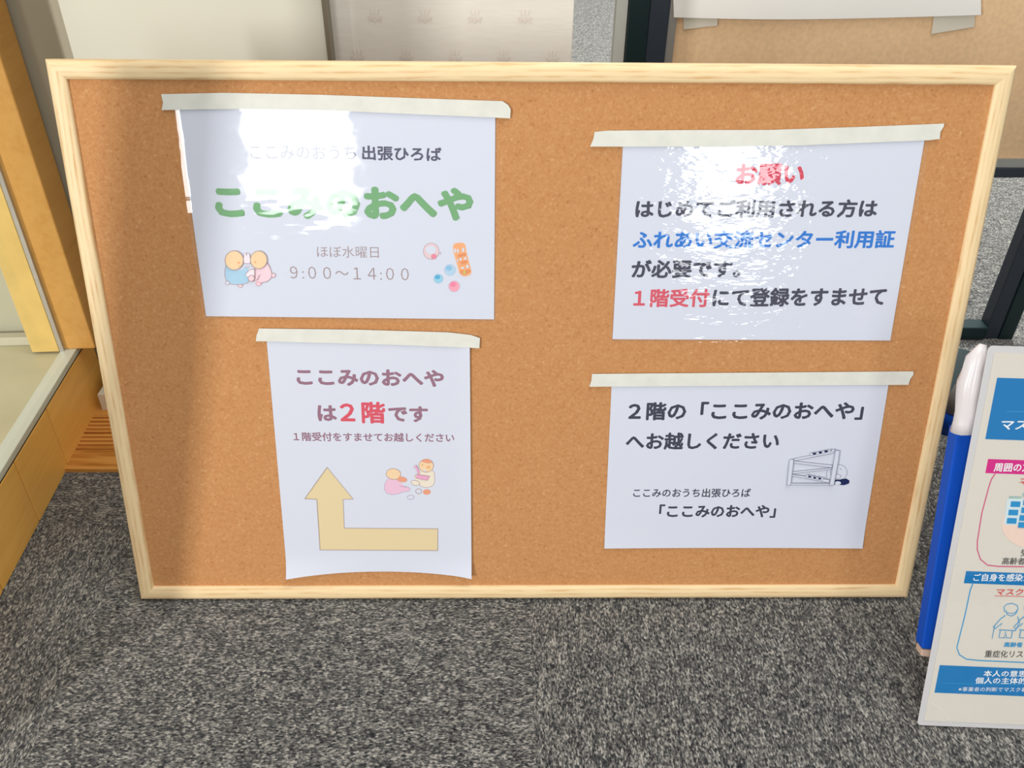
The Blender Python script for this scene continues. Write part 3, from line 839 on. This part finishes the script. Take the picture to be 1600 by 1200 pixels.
# blue pole of the stand beside the poster, wrapped in white plastic at the top
def tube_mesh(name, pts, rad, flat=1.0, n=14, noise=0.0, seed=1):
    rnd = random.Random(seed); v, f = [], []
    up_ = Vector((0, 1, .2)).normalized()
    for i, p in enumerate(pts):
        a = pts[max(0, i-1)]; c = pts[min(len(pts)-1, i+1)]
        d = (c-a).normalized(); s = d.cross(up_).normalized(); t = s.cross(d)
        for k in range(n):
            th = 2*PI*k/n; rr_ = rad[i]*(1+noise*(rnd.random()-.5))
            v.append(tuple(p + s*rr_*math.cos(th) + t*rr_*flat*math.sin(th)))
    for i in range(len(pts)-1):
        for k in range(n):
            f.append((i*n+k, i*n+(k+1) % n, (i+1)*n+(k+1) % n, (i+1)*n+k))
    f += [tuple(range(n)), tuple(range((len(pts)-1)*n, len(pts)*n))[::-1]]
    me = bpy.data.meshes.new(name); me.from_pydata(v, [], f); me.update()
    bm = bmesh.new(); bm.from_mesh(me); bmesh.ops.recalc_face_normals(bm, faces=bm.faces); bm.to_mesh(me); bm.free()
    return me
WS = -.019                                   # the stand lies behind the poster's plane
def SP(px, py, w=WS): 
    l = PP.at(px, py, w); return PP.o + PP.e1*l.x + PP.e2*l.y + PP.n*l.z
ftp = SP(1449, 1026)
stand = thing('poster_stand', 'blue folding sign stand with white plastic-wrapped top behind the health poster', 'stand', loc=(ftp.x, ftp.y, FLOOR))
def sub(me, name, m_, **k):
    for v in me.vertices: v.co -= stand.location
    return link(name, me, m_, stand, **k)
def slab(name, px, w0, w1, m_, **k):
    q = [PP.at(x, y, w1) for x, y in px]
    v = []
    for w_ in (w0, w1):
        for c in q:
            v.append(PP.o + PP.e1*c.x + PP.e2*c.y + PP.n*w_ - stand.location)
    n = len(q)
    me = bpy.data.meshes.new(name)
    me.from_pydata([tuple(c) for c in v], [], [tuple(range(n))[::-1], tuple(range(n, 2*n))] + [(i, (i+1) % n, n+(i+1) % n, n+i) for i in range(n)])
    bm = bmesh.new(); bm.from_mesh(me); bmesh.ops.recalc_face_normals(bm, faces=bm.faces); bm.to_mesh(me); bm.free()
    return link(name, me, m_, stand, bevel=.0015, **k)
slab('side_board', [(1495, 672), (1600, 676), (1540, 1021), (1440, 1014)], -.030, -.014, BLUE)
slab('foot_cap', [(1440.5, 1015), (1462, 1016), (1460, 1028), (1439, 1026)], -.029, -.015, mat('beige_cap', (206, 178, 158), .6), label='beige foot cap')
ws = [(1505, 675, .0145), (1507, 660, .0125), (1510, 645, .0135), (1513, 620, .0135), (1516, 597, .0135), (1521, 578, .0125), (1526, 560, .0115), (1532, 548, .0085), (1536, 538, .004)]
sub(tube_mesh('plastic_wrap', [SP(x, y, WS+.006) for x, y, _ in ws], [r_*.82 for *_, r_ in ws], .8, 12, .16, 3), 'plastic_wrap', WRAP, label='crinkled white plastic wrap', smooth=True)
ws = [(1530, 542, .004), (1541, 546, .0075), (1548, 552, .004)]
# rear leg of the folding stand
ra, rb = hit(1500, 600, 1, .13), hit(1478, 676, 1, .13)
rt = hit(1494, 612, 1, .13)
sub(tube_mesh('leg', [hit(1492, 640, 1, .12), hit(1484, 668, 1, .13)], [.016, .016], .8), 'leg', BLUE, smooth=True)
sub(tube_mesh('hinge_cap', [hit(1503, 603, 1, .12), hit(1499, 622, 1, .12), hit(1494, 641, 1, .12)], [.008, .0125, .013], .8), 'hinge_cap', mat('grey_cap', (140, 138, 136), .4), label='grey hinge cap', smooth=True)
